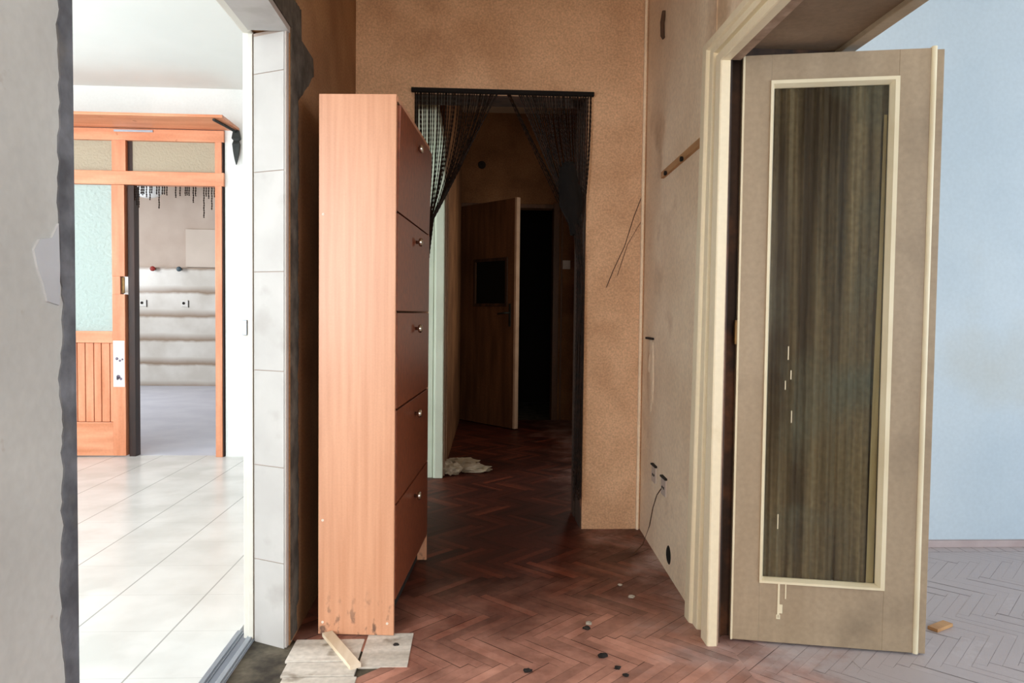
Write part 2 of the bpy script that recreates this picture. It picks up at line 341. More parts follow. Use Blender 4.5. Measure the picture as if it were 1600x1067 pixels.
# far passage behind the curtain
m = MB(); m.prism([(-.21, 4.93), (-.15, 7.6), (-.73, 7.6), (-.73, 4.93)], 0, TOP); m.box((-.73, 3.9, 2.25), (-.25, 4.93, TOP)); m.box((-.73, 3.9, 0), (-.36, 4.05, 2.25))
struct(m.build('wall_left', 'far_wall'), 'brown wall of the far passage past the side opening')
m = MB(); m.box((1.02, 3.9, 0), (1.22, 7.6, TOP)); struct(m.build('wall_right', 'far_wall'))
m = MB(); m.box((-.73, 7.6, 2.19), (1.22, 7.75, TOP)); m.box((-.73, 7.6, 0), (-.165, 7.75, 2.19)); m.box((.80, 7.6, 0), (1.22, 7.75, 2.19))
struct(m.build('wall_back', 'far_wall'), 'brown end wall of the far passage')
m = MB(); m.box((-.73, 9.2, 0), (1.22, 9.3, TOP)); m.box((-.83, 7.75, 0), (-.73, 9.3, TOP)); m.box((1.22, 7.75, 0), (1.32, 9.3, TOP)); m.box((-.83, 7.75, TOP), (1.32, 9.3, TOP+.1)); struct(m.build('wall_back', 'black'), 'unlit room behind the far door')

# pantry behind the partition
m = MB(); m.box((-6.2, 10.95, 0), (-1.0, 11.1, 3.1)); struct(m.build('wall_back', 'panel_beige'), 'beige upper wall of the room behind the partition')
m = MB(); m.box((-1.6, 5.80, 0), (-1.4, 10.95, 3.1)); m.box((-6.2, 5.8, 0), (-6.05, 7.5, 3.1)); m.box((-6.2, 9.7, 0), (-6.05, 10.95, 3.1)); m.box((-6.2, 7.5, 0), (-6.05, 9.7, 1.2)); m.box((-6.2, 7.5, 2.6), (-6.05, 9.7, 3.1)); struct(m.build('wall_right', 'white_wall'))
m = MB(); m.box((-6.2, 5.64, 2.9), (-1.4, 11.1, 3.1)); struct(m.build('ceiling', 'panel_beige'))

# pantry splashback: courses of white tile with brown grime along the joints
def splash_mat():
    m = mat('grimy_white_tiles', (224, 220, 212), (206, 200, 190), 3, rough=.25); nt = m.node_tree; N = nt.nodes; L = nt.links; b = N['Principled BSDF']
    src = b.inputs['Base Color'].links[0].from_socket
    tc = N.new('ShaderNodeTexCoord'); sx = N.new('ShaderNodeSeparateXYZ'); L.new(tc.outputs['Object'], sx.inputs[0])
    nz = N.new('ShaderNodeTexNoise'); nz.inputs['Scale'].default_value = 6; L.new(tc.outputs['Object'], nz.inputs['Vector'])
    ad = N.new('ShaderNodeMath'); ad.operation = 'MULTIPLY_ADD'; L.new(nz.outputs[0], ad.inputs[0]); ad.inputs[1].default_value = .05; L.new(sx.outputs[2], ad.inputs[2])
    d = N.new('ShaderNodeMath'); d.operation = 'DIVIDE'; d.inputs[1].default_value = .345; L.new(ad.outputs[0], d.inputs[0])
    f = N.new('ShaderNodeMath'); f.operation = 'FRACT'; L.new(d.outputs[0], f.inputs[0])
    r = N.new('ShaderNodeValToRGB'); e = r.color_ramp.elements; e[0].position = 0; e[0].color = (1, 1, 1, 1); e[1].position = .3; e[1].color = (0, 0, 0, 1)
    k = e.new(.9); k.color = (0, 0, 0, 1); k = e.new(1.0); k.color = (.9, .9, .9, 1); L.new(f.outputs[0], r.inputs[0])
    mx = N.new('ShaderNodeMixRGB'); L.new(r.outputs[0], mx.inputs[0]); L.new(src, mx.inputs[1]); mx.inputs[2].default_value = lin((150, 128, 108)); L.new(mx.outputs[0], b.inputs['Base Color'])
    return m
m = MB(); m.box((-6.05, 10.90, 0), (-1.6, 10.95, 1.715)); struct(m.build('trim_3', splash_mat()), 'grimy tiled lower wall behind the partition')
m = MB(); m.box((-4.19, 10.915, 1.725), (-3.3, 10.95, 2.27), .003); tag(m.build('wall_board', 'panel_light'), 'light beige rectangular board on the wall above the grimy tiles', 'board')

# ------------------------------------------------------------------ floors
def clip_poly(poly, x0, x1, y0, y1):
    def clip(P, f, g):
        out = []
        for i in range(len(P)):
            a, b = P[i], P[(i+1) % len(P)]; fa, fb = f(a), f(b)
            if fa >= 0: out.append(a)
            if fa*fb < 0:
                t = fa/(fa-fb); out.append((a[0]+(b[0]-a[0])*t, a[1]+(b[1]-a[1])*t))
        return out
    for f in (lambda p: p[0]-x0, lambda p: x1-p[0], lambda p: p[1]-y0, lambda p: y1-p[1]):
        if len(poly) < 3: return []
        poly = clip(poly, f, None)
    return poly
def herringbone(name, rects, m, W=.036, L=.27, gap=.0004, label=None, holes=()):
    bm = bmesh.new(); tone = bm.faces.layers.float.new('tone')
    c45 = math.sqrt(.5)
    for (x0, x1, y0, y1) in rects:
        cx, cy_ = (x0+x1)/2, (y0+y1)/2; R = math.hypot(x1-x0, y1-y0)/2+L
        nj = int(R/(L*c45*2))+2; ni = int(R/(W*math.sqrt(2)))+3
        for j in range(-nj, nj+1):
            for i in range(-ni, ni+1):
                bx, by = i*W+j*L, i*W-j*L
                for (a, b_, wx, wy) in ((bx, by, L, W), (bx, by+W, W, L)):
                    q = [(a+gap, b_+gap), (a+wx-gap, b_+gap), (a+wx-gap, b_+wy-gap), (a+gap, b_+wy-gap)]
                    q = [(cx+c45*(x+y), cy_+c45*(y-x)+.02) for x, y in q]
                    mxq = sum(p[0] for p in q)/4; myq = sum(p[1] for p in q)/4
                    if any(h[0] < mxq < h[1] and h[2] < myq < h[3] for h in holes): continue
                    q = clip_poly(q, x0, x1, y0, y1)
                    if len(q) < 3: continue
                    dz = random.uniform(-.0008, .0006)
                    t = min(1, max(0, random.gauss(.48, .22)))
                    try: f = bm.faces.new([bm.verts.new((x, y, dz)) for x, y in q])
                    except ValueError: continue
                    if f.normal.z < 0 : f.normal_flip()
                    f[tone] = t
    me = bpy.data.meshes.new(name); bm.to_mesh(me); bm.free(); me.materials.append(MT[m])
    o = bpy.data.objects.new(name, me); C.objects.link(o); return struct(o, label)
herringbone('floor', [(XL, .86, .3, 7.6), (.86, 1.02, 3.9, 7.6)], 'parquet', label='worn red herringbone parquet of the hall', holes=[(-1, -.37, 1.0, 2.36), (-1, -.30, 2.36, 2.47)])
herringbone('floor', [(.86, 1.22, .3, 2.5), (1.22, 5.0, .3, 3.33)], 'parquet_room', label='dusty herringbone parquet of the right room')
bm = bmesh.new(); tone = bm.faces.layers.float.new('tone'); x = 1.22
while x < 5.0:                                      # border course at the wall
    wd = .0655; f = bm.faces.new([bm.verts.new(p) for p in ((x+.001, 3.332, 0), (x+wd-.002, 3.332, 0), (x+wd-.002, 3.42, 0), (x+.001, 3.42, 0))]); f[tone] = random.random(); x += wd
me = bpy.data.meshes.new('floor'); bm.to_mesh(me); bm.free(); me.materials.append(MT['parquet_room']); o = bpy.data.objects.new('floor', me); C.objects.link(o); struct(o, 'straight border course of parquet along the blue wall')
m = MB(); m.box((XLR, -2.2, -.08), (5.2, 9.3, -.004)); struct(m.build('floor', 'dirt'), 'dark screed under the parquet')
m = MB(); m.box((1.0, .3, -.004), (5.0, 3.42, -.0012)); struct(m.build('floor', mat('joint_dust', (140, 132, 130), rough=.9)), 'dust in the parquet joints of the right room')
m = MB(); m.box((-4.7, -2.2, -.08), (-.80, 5.66, 0)); m.box((-.80, 3.9, -.08), (-.74, 5.66, 0)); struct(m.build('floor', 'floor_tile'), 'pale tiled floor of the left room')
m = MB(); m.box((-6.2, 5.66, -.08), (-1.4, 11.1, 0)); struct(m.build('floor', 'pantry_floor'), 'pale floor behind the partition')

# ------------------------------------------------------------------ left doorway: tile cladding, trim, mortar edges
tl = empty('trim_1', (-.66, YF, 0)); struct(tl, 'pale tile cladding round the left doorway')
A0, B0 = Vector((XL-.006, YF)), Vector((XLR+.002, YF+.065)); dAB = (B0-A0)
joints = [-.01, .277, .592, .906, 1.228, 1.552, 1.868, ZH]
m = MB(); nrm = Vector((dAB.y, -dAB.x)).normalized()
back = nrm*-.0015
tiles = MB()
for i in range(len(joints)-1):
    z0, z1 = joints[i]+.0015, joints[i+1]-.0015
    p = [A0+dAB*.07, A0+dAB*.985, A0+dAB*.985+Vector((.01, .03)), A0+dAB*.07+Vector((.01, .03))]
    tiles.prism([(q.x, q.y) for q in p], z0, z1)
o = tiles.build('jamb_tiles', 'tile'); o.parent = tl; o.matrix_parent_inverse = Matrix.Translation((.66, -YF, 0))
m = MB(); m.prism([(A0.x+.0, A0.y+.004), (A0.x+dAB.x*.055, A0.y+dAB.y*.055+.002), (A0.x+dAB.x*.055, A0.y+.05), (XL+.0005, A0.y+.05)], 0, ZH+.01)
o = m.build('corner_strip', MT['tile']); o.parent = tl; o.matrix_parent_inverse = Matrix.Translation((.66, -YF, 0))
m = MB(); m.prism([(A0.x, A0.y+.003), (B0.x, B0.y+.003), (B0.x, B0.y+.05), (A0.x, A0.y+.05)], 0, ZH+.01)
o = m.build('grout', 'grout'); o.parent = tl; o.matrix_parent_inverse = Matrix.Translation((.66, -YF, 0))
m = MB(); y = YN
while y < YF:
    y1 = min(y+.32, YF+.05); m.box((XLR+.002, y+.0015, ZH), (XL-.008, y1-.0015, ZH+.018)); y = y1
o = m.build('soffit_tiles', 'tile'); o.parent = tl; o.matrix_parent_inverse = Matrix.Translation((.66, -YF, 0))
m = MB(); m.box((XL-.008, YN, ZH-.001), (XL+.001, YF+.02, ZH+.018)); o = m.build('corner_strip', MT['tile']); o.parent = tl; o.matrix_parent_inverse = Matrix.Translation((.66, -YF, 0))

# narrow white frame at the room side with latch keep
fr = empty('trim_2', (-.76, 2.5, 0)); struct(fr, 'narrow cream frame at the room side of the left doorway')
def rel(o, p): o.parent = p; o.matrix_parent_inverse = Matrix.Translation(-p.location); return o
m = MB(); m.box((-.766, 2.475, 0), (-.731, 2.60, 2.03), .004); m.box((-.748, 2.466, 0), (-.7312, 2.476, 2.0), .002); m.box((-.766, YN, 2.005), (-.731, 2.60, 2.05), .004); rel(m.build('frame', mat('white_frame_paint', (206, 203, 194), (196, 192, 182), 4, rough=.45)), fr)
m = MB(); m.box((-.764, 2.463, 1.02), (-.750, 2.476, 1.07), .002); rel(m.build('latch_keep', 'alu'), fr)

# ragged mortar: strips standing a few millimetres proud of the wall face x = XL
def ragged(name, path, wf, mname, x=XL, th=.004, seed=1, step=.012, label=None):
    rnd = random.Random(seed); P = [Vector(p) for p in path]; A = []; B = []; v = 0
    for i in range(len(P)-1):
        n = max(2, int((P[i+1]-P[i]).length/step)); d = (P[i+1]-P[i]).normalized(); s = Vector((-d.y, d.x))
        for k in range(n):
            p = P[i]+(P[i+1]-P[i])*k/n; v = .75*v+rnd.uniform(-1, 1)*.4
            A.append(p); B.append(p+s*max(.002, wf(p, v)))
    m = MB(); bm = m.bm
    q = [[bm.verts.new((xx, p.x, p.y)) for p in lst] for xx, lst in ((x+th, A), (x+th*.6, B), (x-.002, B), (x-.002, A))]
    for i in range(len(A)-1):
        for a, b in ((0, 1), (1, 2), (3, 0)): bm.faces.new((q[a][i], q[b][i], q[b][i+1], q[a][i+1]))
    o = m.build(name, mname); struct(o, label); return o
ragged('trim_4', [(YN+.002, 0), (YN+.002, 2.6)], lambda p, v: .034+.011*v+(.012*math.sin(p.y*9) if p.y < .5 else 0), 'mortar', seed=3, label='bare dark mortar edge of the near jamb')
ragged('trim_5', [(YF+.03, 2.02), (YF+.03, 0)], lambda p, v: (.10 if p.y < 1.8 else .10+.22*max(0, min(1, (p.y-1.8)/.16)))*(1 if p.y > .1 else .8)+.018*v, 'mortar_dark', seed=5, label='bare dark mortar edge of the far jamb')
ragged('trim_6', [(YN+.002, 2.01), (YF+.18, 2.01)], lambda p, v: .055+.05*max(0, (p.x-2.0)/.5)+.014*v, 'mortar_dark', seed=9, label='bare mortar along the top of the left doorway')
bmf = MB()
pts = [(1.092, 1.222), (1.075, 1.20), (1.045, 1.195), (1.032, 1.18), (1.04, 1.155), (1.052, 1.135), (1.062, 1.11), (1.092, 1.105), (1.094, 1.16)]
bmf.extrude([(XL+.003, a, b) for a, b in pts], [(XL-.002, a, b) for a, b in pts]); o = bmf.build('wall_left', 'filler'); struct(o, 'pale filler patch on the grey wall')

# threshold rails
for k, (xa, lab) in enumerate(((-.800, 'aluminium threshold rail on the tiled side of the left doorway'), (-.752, 'aluminium threshold rail on the hall side of the left doorway'))):
    m = MB(); m.box((xa, 1.14, -.003), (xa+.016, 2.52, .010), .002); m.box((xa+.016, 1.14, -.003), (xa+.022, 2.52, .003))
    tag(m.build('threshold_rail', 'alu'), lab, 'threshold', 'threshold rails')
# bare boards in the missing parquet
bl = [((-.585, 2.30), (-.36, 2.455), 'short bare board nearest the tiled jamb on the floor'),
      ((-.575, 2.205), (-.355, 2.292), 'bare pale board in front of the short one on the floor'),
      ((-.565, 2.10), (-.345, 2.198), 'bare pale board at the very bottom of the picture'),]
for (a, b, lab) in bl:
    m = MB(); m.box((a[0], a[1], -.004), (b[0], b[1], .004), .002); tag(m.build('bare_board', 'bareboard'), lab, 'board', 'bare boards by the left doorway')
m = MB(); m.box((-.352, 2.26, -.004), (-.20, 2.50, .0025), .001); tag(m.build('bare_board', 'bareboard'), 'pale dusty board in front of the shoe cabinet', 'board')
m = MB(); d = Vector((.122, -.216)).normalized(); n_ = Vector((-d.y, d.x)); a = Vector((-.505, 2.475)); b = Vector((-.372, 2.238))
m.prism([tuple(a), tuple(b), tuple(b+n_*.035), tuple(a+n_*.035)], .004, .017); tag(m.build('wooden_lath', 'lath'), 'loose pale lath lying askew at the foot of the shoe cabinet', 'lath')

# ------------------------------------------------------------------ pine partition in the left room
Y0, Y1 = 5.60, 5.67
pt = tag(empty('pine_partition', (-2.6, 5.63, 0)), 'varnished pine partition frame with two frosted transom panes', 'partition')
XP = -4.45
rel(MB().box((XP, Y0, 2.345), (-1.868, Y1, 2.43), .004).build('top_rail', 'pine_h'), pt)
rel(MB().box((XP, Y0-.005, 2.02), (-1.868, Y1, 2.12), .004).build('middle_rail', 'pine_h'), pt)
rel(MB().box((-2.68, Y0, 2.12), (-2.58, Y1, 2.345), .003).build('post', 'pine'), pt)
rel(MB().box((-2.578, Y0+.03, 2.12), (-2.545, Y1+.01, 2.345), .002).build('post', 'pine_dark'), pt)
rel(MB().box((-1.934, Y0-.004, 0), (-1.884, Y1, 2.345), .003).build('post', 'pine'), pt)
rel(MB().box((-1.8835, Y0+.005, 0), (-1.876, Y1, 2.36), .001).build('post', 'pine_dark'), pt)
rel(MB().box((-2.578, Y0+.02, 0.0), (-2.530, Y1+.03, 2.02), .003).build('post', 'pine_dark'), pt)
for xa, xb in ((-2.545, -1.934), (XP, -2.68)):
    rel(MB().box((xa, 5.635, 2.12), (xb, 5.643, 2.345)).build('transom_pane', 'frosted_dim'), pt)
for (px_, pz) in ((-2.25, 2.36), (-2.47, 2.125), (-2.36, 2.07), (-2.10, 2.065), (-2.18, 2.118), (-1.945, 2.125), (-2.78, 2.125)):
    pass
rel(MB().box((-2.66, Y0-.008, 2.405), (-2.38, Y0-.001, 2.42), .001).build('metal_strip', 'alu'), pt)

dl = struct(empty('door_2', (-2.6, 5.63, 0)), 'pine door leaf with frosted glass above and plank panel below')
rel(MB().box((-2.682, Y0-.006, 0.01), (-2.59, Y1-.015, 1.213), .003).box((-2.682, Y0-.006, 1.345), (-2.59, Y1-.015, 2.018), .003).box((-2.682, Y0-.002, 1.213), (-2.625, Y1-.015, 1.345)).build('stile', 'pine'), dl)
rel(MB().box((-3.45, Y0-.003, 0.01), (-3.36, Y1-.015, 2.018), .003).build('stile', 'pine'), dl)
rel(MB().box((-3.36, Y0-.004, .851), (-2.682, Y1-.015, .938), .003).build('lock_rail', 'pine_h'), dl)
rel(MB().box((-3.36, Y0-.004, 0.01), (-2.682, Y1-.015, .26), .003).build('bottom_rail', 'pine_h'), dl)
pm = MB(); xx = -3.36; 
for wd in (.055, .06, .062, .055, .06, .062, .06, .058, .062, .055, .062, .041): 
    pm.box((xx+.0025, Y0+.008, .262), (min(xx+wd, -2.684)-.0025, Y0+.03, .85), .004); xx += wd
rel(pm.build('plank_panel', 'pine'), dl)
rel(MB().box((-3.36, Y0+.028, .262), (-2.682, Y0+.036, .85)).build('panel_backing', 'pine_dark'), dl)
rel(MB().box((-3.36, 5.625, .938), (-2.682, 5.632, 2.018)).build('glass_pane', 'frosted'), dl)
stk = rel(MB().box((-2.677, Y0-.0085, .525), (-2.595, Y0-.0055, .868), .001).build('paper_sticker', 'plastic_w'), dl); stk['label'] = 'white paper sticker with small flower marks'
fm = MB()
for (fx, fz, s) in ((-2.65, .735, .012), (-2.628, .72, .010), (-2.64, .60, .016), (-2.622, .585, .011), (-2.646, .585, .010), (-2.61, .73, .008)):
    fm.lathe([(s*.2, -.0002), (s, -.0002), (s, .0004), (s*.2, .0004)], (fx, Y0-.0088, fz), 'y', 7)
fl = fm.build('flower_mark', mat('printed_flowers', (130, 120, 140), (70, 60, 70), 60, rough=.7)); fl.parent = stk
rel(MB().box((-2.622, Y0+.012, 1.22), (-2.60, Y0+.02, 1.34), .001).build('lock_plate', 'brass'), dl)

# shelf board above partition with iron bracket
sb = tag(empty('shelf_board', (-2.6, 5.6, 2.43)), 'long pine board shelf jutting over the partition', 'shelf')
rel(MB().box((-4.4, 5.245, 2.435), (-1.76, 5.615, 2.455), .003).build('board', MT['pine_h']), sb)
br = MB()
br.tube([(-1.775, 5.60, 2.420), (-1.80, 5.42, 2.423), (-1.825, 5.26, 2.423)], .010, 6)
br.sweep([[(-1.775+s*rr, 5.59+t*rr*.6, z) for s, t in ((-1, -1), (1, -1), (1, 1), (-1, 1))] for z, rr in ((2.431, .020), (2.37, .030), (2.355, .018), (2.33, .026), (2.27, .020), (2.22, .012), (2.18, .003))])
tag(br.build('shelf_bracket', 'iron'), 'dark wrought iron bracket with pointed end under the shelf', 'bracket')

# broken bead strands in the opening
bs = MB()
for zx, l1 in ((440, 45), (448, 50), (456, 45), (470, 60), (490, 75), (500, 40), (528, 45), (541, 120), (560, 45), (572, 45), (585, 48), (635, 60), (660, 50), (690, 48), (700, 46), (711, 48), (735, 85), (748, 50), (795, 165), (808, 50), (822, 62), (840, 122), (855, 55), (415, 105), (427, 118), (405, 80)):
    x = -2.53+(zx-403)/(858-403)*.585; L_ = l1/3.557*5.65/1150*1.0
    path = []; n = max(3, int(L_/.009)); 
    for i in range(n+1): path.append((x+.001*math.sin(i), 5.63, 2.018-L_*i/n))
    bs.tube(path, .0055, 5, (.5, 1))
tag(bs.build('bead_curtain', 'bead'), 'short broken strands of dark beads hanging in the pine doorway', 'bead curtain', kind='stuff')

# ceiling dome lamp, taps and outlets beyond
m = empty('ceiling_lamp', (-4.5, 10.4, 2.9)); tag(m, 'round white dome lamp on the ceiling behind the partition', 'lamp')
lz = [(.01, -.27), (.08, -.262), (.15, -.235), (.20, -.18), (.218, -.10), (.215, -.02)]
rel(MB().lathe(lz[::-1], (-4.5, 10.4, 2.9), 'z', 28).build('shade', 'porcelain', smooth=True), m)
rel(MB().lathe([(.22, -.022), (.225, 0)], (-4.5, 10.4, 2.9), 'z', 28).build('base_ring', 'chrome'), m)
for x, c, lab in ((-4.62, 'red', 'tap stub with red cap on the grimy tiled wall'), (-4.25, 'bluecap', 'tap stub with dark blue cap on the grimy tiled wall')):
    e = tag(empty('pipe_stub', (x, 10.9, 1.69)), lab, 'pipe stub')
    rel(MB().lathe([(.018, 0), (.018, -.05), (.026, -.05), (.026, -.06)], (x, 10.9, 1.69), 'y', 14).build('pipe', 'brass'), e)
    rel(MB().lathe([(.034, -.06), (.036, -.085), (.024, -.10), (.002, -.105)], (x, 10.9, 1.69), 'y', 14).build('cap', c), e)
for x, lab in ((-4.79, 'left white wall socket above the tiles\' middle course'), (-4.20, 'right white wall socket above the tiles\' middle course')):
    e = tag(empty('wall_socket', (x, 10.9, 1.2)), lab, 'socket')
    rel(MB().box((x-.05, 10.885, 1.15), (x+.05, 10.9, 1.25), .006).build('plate', 'plastic_w'), e)
    rel(MB().lathe([(.014, 0), (.02, -.001), (.02, -.006), (.014, -.006)], (x-.01, 10.886, 1.2), 'y', 14).build('socket_hole', 'crumb'), e)
    rel(MB().box((x+.05, 10.888, 1.14), (x+.058, 10.9, 1.24), .001).build('side_edge', 'crumb'), e)

# ------------------------------------------------------------------ shoe cabinet
ang = -math.atan2(.062, .784)
cab = tag(empty('shoe_cabinet', (-.262, 2.478, 0), ang), 'tall narrow beech shoe cabinet with five tip-out flaps', 'cabinet')
W_, D_ = .262, .785                                   # x from -W_ to 0, y from 0 to D_
HT = 1.822
def cb(mb, name, m): o = mb.build(name, m, cab); return o
p = cb(MB().box((-W_, -.001, .004), (-.004, .016, HT), .0015), 'side_panel', 'beech')
cb(MB().box((-W_, D_-.016, .004), (-.004, D_, HT), .0015), 'side_panel', 'beech')
cb(MB().box((-W_+.001, .016, HT-.020), (-.002, D_-.016, HT-.001), .001), 'top_panel', 'beech')
cb(MB().box((-W_+.001, .017, .10), (-W_+.006, D_-.017, HT-.02)), 'back_panel', 'beech_shaded')
cb(MB().box((-.06, .017, .004), (-.045, D_-.017, .10)), 'plinth', 'crumb')
cb(MB().box((-W_+.01, .017, .10), (-.03, D_-.017, .115)), 'bottom_panel', 'beech_shaded')
zb = [.118, .448, .772, 1.103, 1.437, 1.795]
kn = [(.288, .398), (.319, .721), (.52, 1.036), (.430, 1.389), (.463, 1.731)]
for i in range(5):
    z0, z1 = zb[i]+.003, zb[i+1]-.004
    tilt = (0.0, .0, .002, .004, .026)[i]
    mtx = Matrix.Translation((0, 0, z0)) @ Matrix.Rotation(tilt, 4, 'Y') @ Matrix.Translation((0, 0, -z0))
    fl_ = cb(MB().box((-.016, .019, z0), (-.001, D_-.019, z1), .001, mtx), 'flap', 'beech_shaded')
    kb = MB().lathe([(.006, 0), (.006, .010), (.015, .014), (.017, .020), (.013, .026), (.002, .028)], (-.001, .40, z1-.06), 'x', 16).build('knob', 'chrome', smooth=True)
    kb.parent = fl_
for (u, z) in ((-.247, 1.425), (-.247, .395), (-.247, .045), (-.026, .045)):
    cb(MB().lathe([(.0045, 0), (.0045, -.0015), (.0015, -.002)], (u, -.001, z), 'y', 10), 'screw_cap', MT['panel_light'])

# ------------------------------------------------------------------ bead curtain in the doorway
bc = tag(empty('bead_curtain', (.13, 3.70, 2.2)), 'dark bead curtain parted and tied to both sides of the doorway', 'bead curtain')
rel(MB().box((-.325, 3.690, 2.192), (.585, 3.718, 2.212), .003).build('header_rail', 'cloth_black'), bc)
def strand(mb, pts, r=.0034, step=.011):
    P = [Vector(p) for p in pts]; path = []
    for i in range(len(P)-1):
        n = max(1, int((P[i+1]-P[i]).length/step))
        for k in range(n): path.append(P[i]+(P[i+1]-P[i])*k/n)
    path.append(P[-1]); mb.tube(path, r, 5, (.55, 1.0))
def curve(a, g, tail, sag, n=12):
    out = []
    for i in range(n+1):
        t = i/n; s = t**sag
        out.append((a[0]+(g[0]-a[0])*s, a[1]+(g[1]-a[1])*t, a[2]+(g[2]-a[2])*t))
    return out+tail
rnd = random.Random(11)
L1 = MB(); n = 40
for i in range(n):
    t = i/(n-1); x = -.305+t*(.105+.305)+rnd.uniform(-.004, .004)
    sag = 1.1+1.6*(1-t)*rnd.uniform(.6, 1.1) if t < .9 else 1.0
    g = (-.245+.03*t+rnd.uniform(-.006, .006), 3.695+rnd.uniform(-.02, .01), 1.50+.07*t)
    tail = [(g[0]-.03, g[1], 1.3), (g[0]-.04+rnd.uniform(-.02, .02), g[1], .9), (g[0]-.04+rnd.uniform(-.02, .02), g[1], .35+rnd.uniform(0, .2))]
    strand(L1, curve((x, 3.702+rnd.uniform(-.008, .004), 2.195), g, tail, sag))
o = rel(L1.build('bead_strands', 'bead'), bc); o['kind'] = 'stuff'
R1 = MB(); n = 46
for i in range(n):
    t = i/(n-1); x = .145+t*(.572-.145)+rnd.uniform(-.005, .005)
    if .06 < t < .12: x = .145+.01
    sag = 1.0 if t < .3 else 1.0+1.2*t*rnd.uniform(.5, 1.0)
    g = (.500+.03*t+rnd.uniform(-.006, .006), 3.695+rnd.uniform(-.02, .01), 1.50+rnd.uniform(-.02, .04))
    tail = [(.525+rnd.uniform(-.018, .018), g[1], 1.3), (.528+rnd.uniform(-.02, .02), g[1], .9), (.525+rnd.uniform(-.02, .02), g[1], .14+rnd.uniform(0, .25))]
    strand(R1, curve((x, 3.702+rnd.uniform(-.008, .004), 2.195), g, tail, sag))
o = rel(R1.build('bead_strands', 'bead'), bc); o['kind'] = 'stuff'
k_ = MB(); random.seed(4)
prof_k = [(1.50, .490, .020), (1.56, .492, .030), (1.61, .485, .055), (1.65, .480, .072), (1.70, .475, .070), (1.76, .462, .058), (1.81, .460, .052), (1.845, .462, .040), (1.86, .465, .015)]
rk = random.Random(5); fold = [rk.uniform(.8, 1.2) for _ in range(18)]
k_.sweep([[(cx_+.78*r_*fold[q]*math.cos(2*math.pi*q/18)*(1+.08*math.sin(q*3+z_*30)), 3.688+r_*.42*fold[q]*math.sin(2*math.pi*q/18), z_+.008*math.sin(q*2)) for q in range(18)] for z_, cx_, r_ in prof_k])
rel(k_.build('tie_cloth', 'cloth_black', smooth=True), bc)['label'] = 'black cloth knotted round the right bundle'
# dark lining of the doorway
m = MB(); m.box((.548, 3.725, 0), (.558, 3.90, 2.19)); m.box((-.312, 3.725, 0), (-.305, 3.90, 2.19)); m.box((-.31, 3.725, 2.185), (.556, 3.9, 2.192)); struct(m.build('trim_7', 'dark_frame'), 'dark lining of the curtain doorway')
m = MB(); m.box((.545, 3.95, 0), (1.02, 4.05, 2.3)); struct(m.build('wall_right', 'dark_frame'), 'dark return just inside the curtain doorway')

# ------------------------------------------------------------------ far passage
# side opening jamb, cream frame lit from the side room
m = MB(); m.box((-.36, 4.90, 0), (-.275, 4.945, 2.25), .004); m.box((-.262, 4.88, 0), (-.205, 4.945, 2.27), .006); m.box((-.272, 4.895, 0), (-.263, 4.94, 2.25)); m.box((-.36, 4.05, 2.2), (-.21, 4.95, 2.27), .004)
struct(m.build('trim_8', mat('pale_green_white_paint', (216, 226, 208), (204, 214, 196), 4, rough=.45)), 'pale frame of the side opening in the far passage')
m = MB()
for (yy, w2) in ((4.96, .06), (5.30, .012)):
    m.box((-.206, yy, .0), (-.196, yy+w2, 2.27), .002)
struct(m.build('trim_9', 'pink_frame'), 'worn casing on the left wall of the far passage')

fd = struct(empty('door_3', (-.165, 7.60, 0)), 'brown far door standing ajar, with small dark pane')
vec = Vector((.385+.165, 6.93-7.60)); LW = vec.length; fd.rotation_euler = (0, 0, math.atan2(vec.y, vec.x))
def fb(mb, name, m, par=None, smooth=False): return mb.build(name, m, par or fd, smooth)
# local: x along leaf 0..LW, y=0 face towards the camera (negative), z up
wx0, wx1, wz0, wz1 = LW*.30, LW*.84, 1.19, 1.62
fb(MB().box((0, 0, .01), (wx0, .04, 2.19)).box((wx1, 0, .01), (LW-.03, .04, 2.19)).box((wx0, 0, .01), (wx1, .04, wz0)).box((wx0, 0, wz1), (wx1, .04, 2.19)), 'leaf', 'door_brown')
fb(MB().box((LW-.03, -.002, .01), (LW, .042, 2.195), .004), 'edge_strip', mat('pinkish_bare_edge', (214, 186, 160), (190, 160, 134), 6, rough=.6))
fb(MB().box((wx0-.02, -.012, wz0-.02), (wx0+.01, 0, wz1+.02), .002).box((wx1-.01, -.012, wz0-.02), (wx1+.02, 0, wz1+.02), .002).box((wx0, -.012, wz0-.02), (wx1, 0, wz0+.01), .002).box((wx0, -.012, wz1-.01), (wx1, 0, wz1+.02), .002), 'pane_frame', 'dark_frame')
fb(MB().box((wx0, .015, wz0), (wx1, .02, wz1)), 'glass_pane', 'darkglass')
hp = fb(MB().box((LW-.10, -.006, .98), (LW-.07, 0, 1.20), .003), 'handle_plate', 'iron')
hh = MB().tube([(LW-.085, -.006, 1.11), (LW-.085, -.05, 1.11), (LW-.12, -.055, 1.108), (LW-.20, -.052, 1.10)], .009, 8).build('lever', 'iron', hp, True)
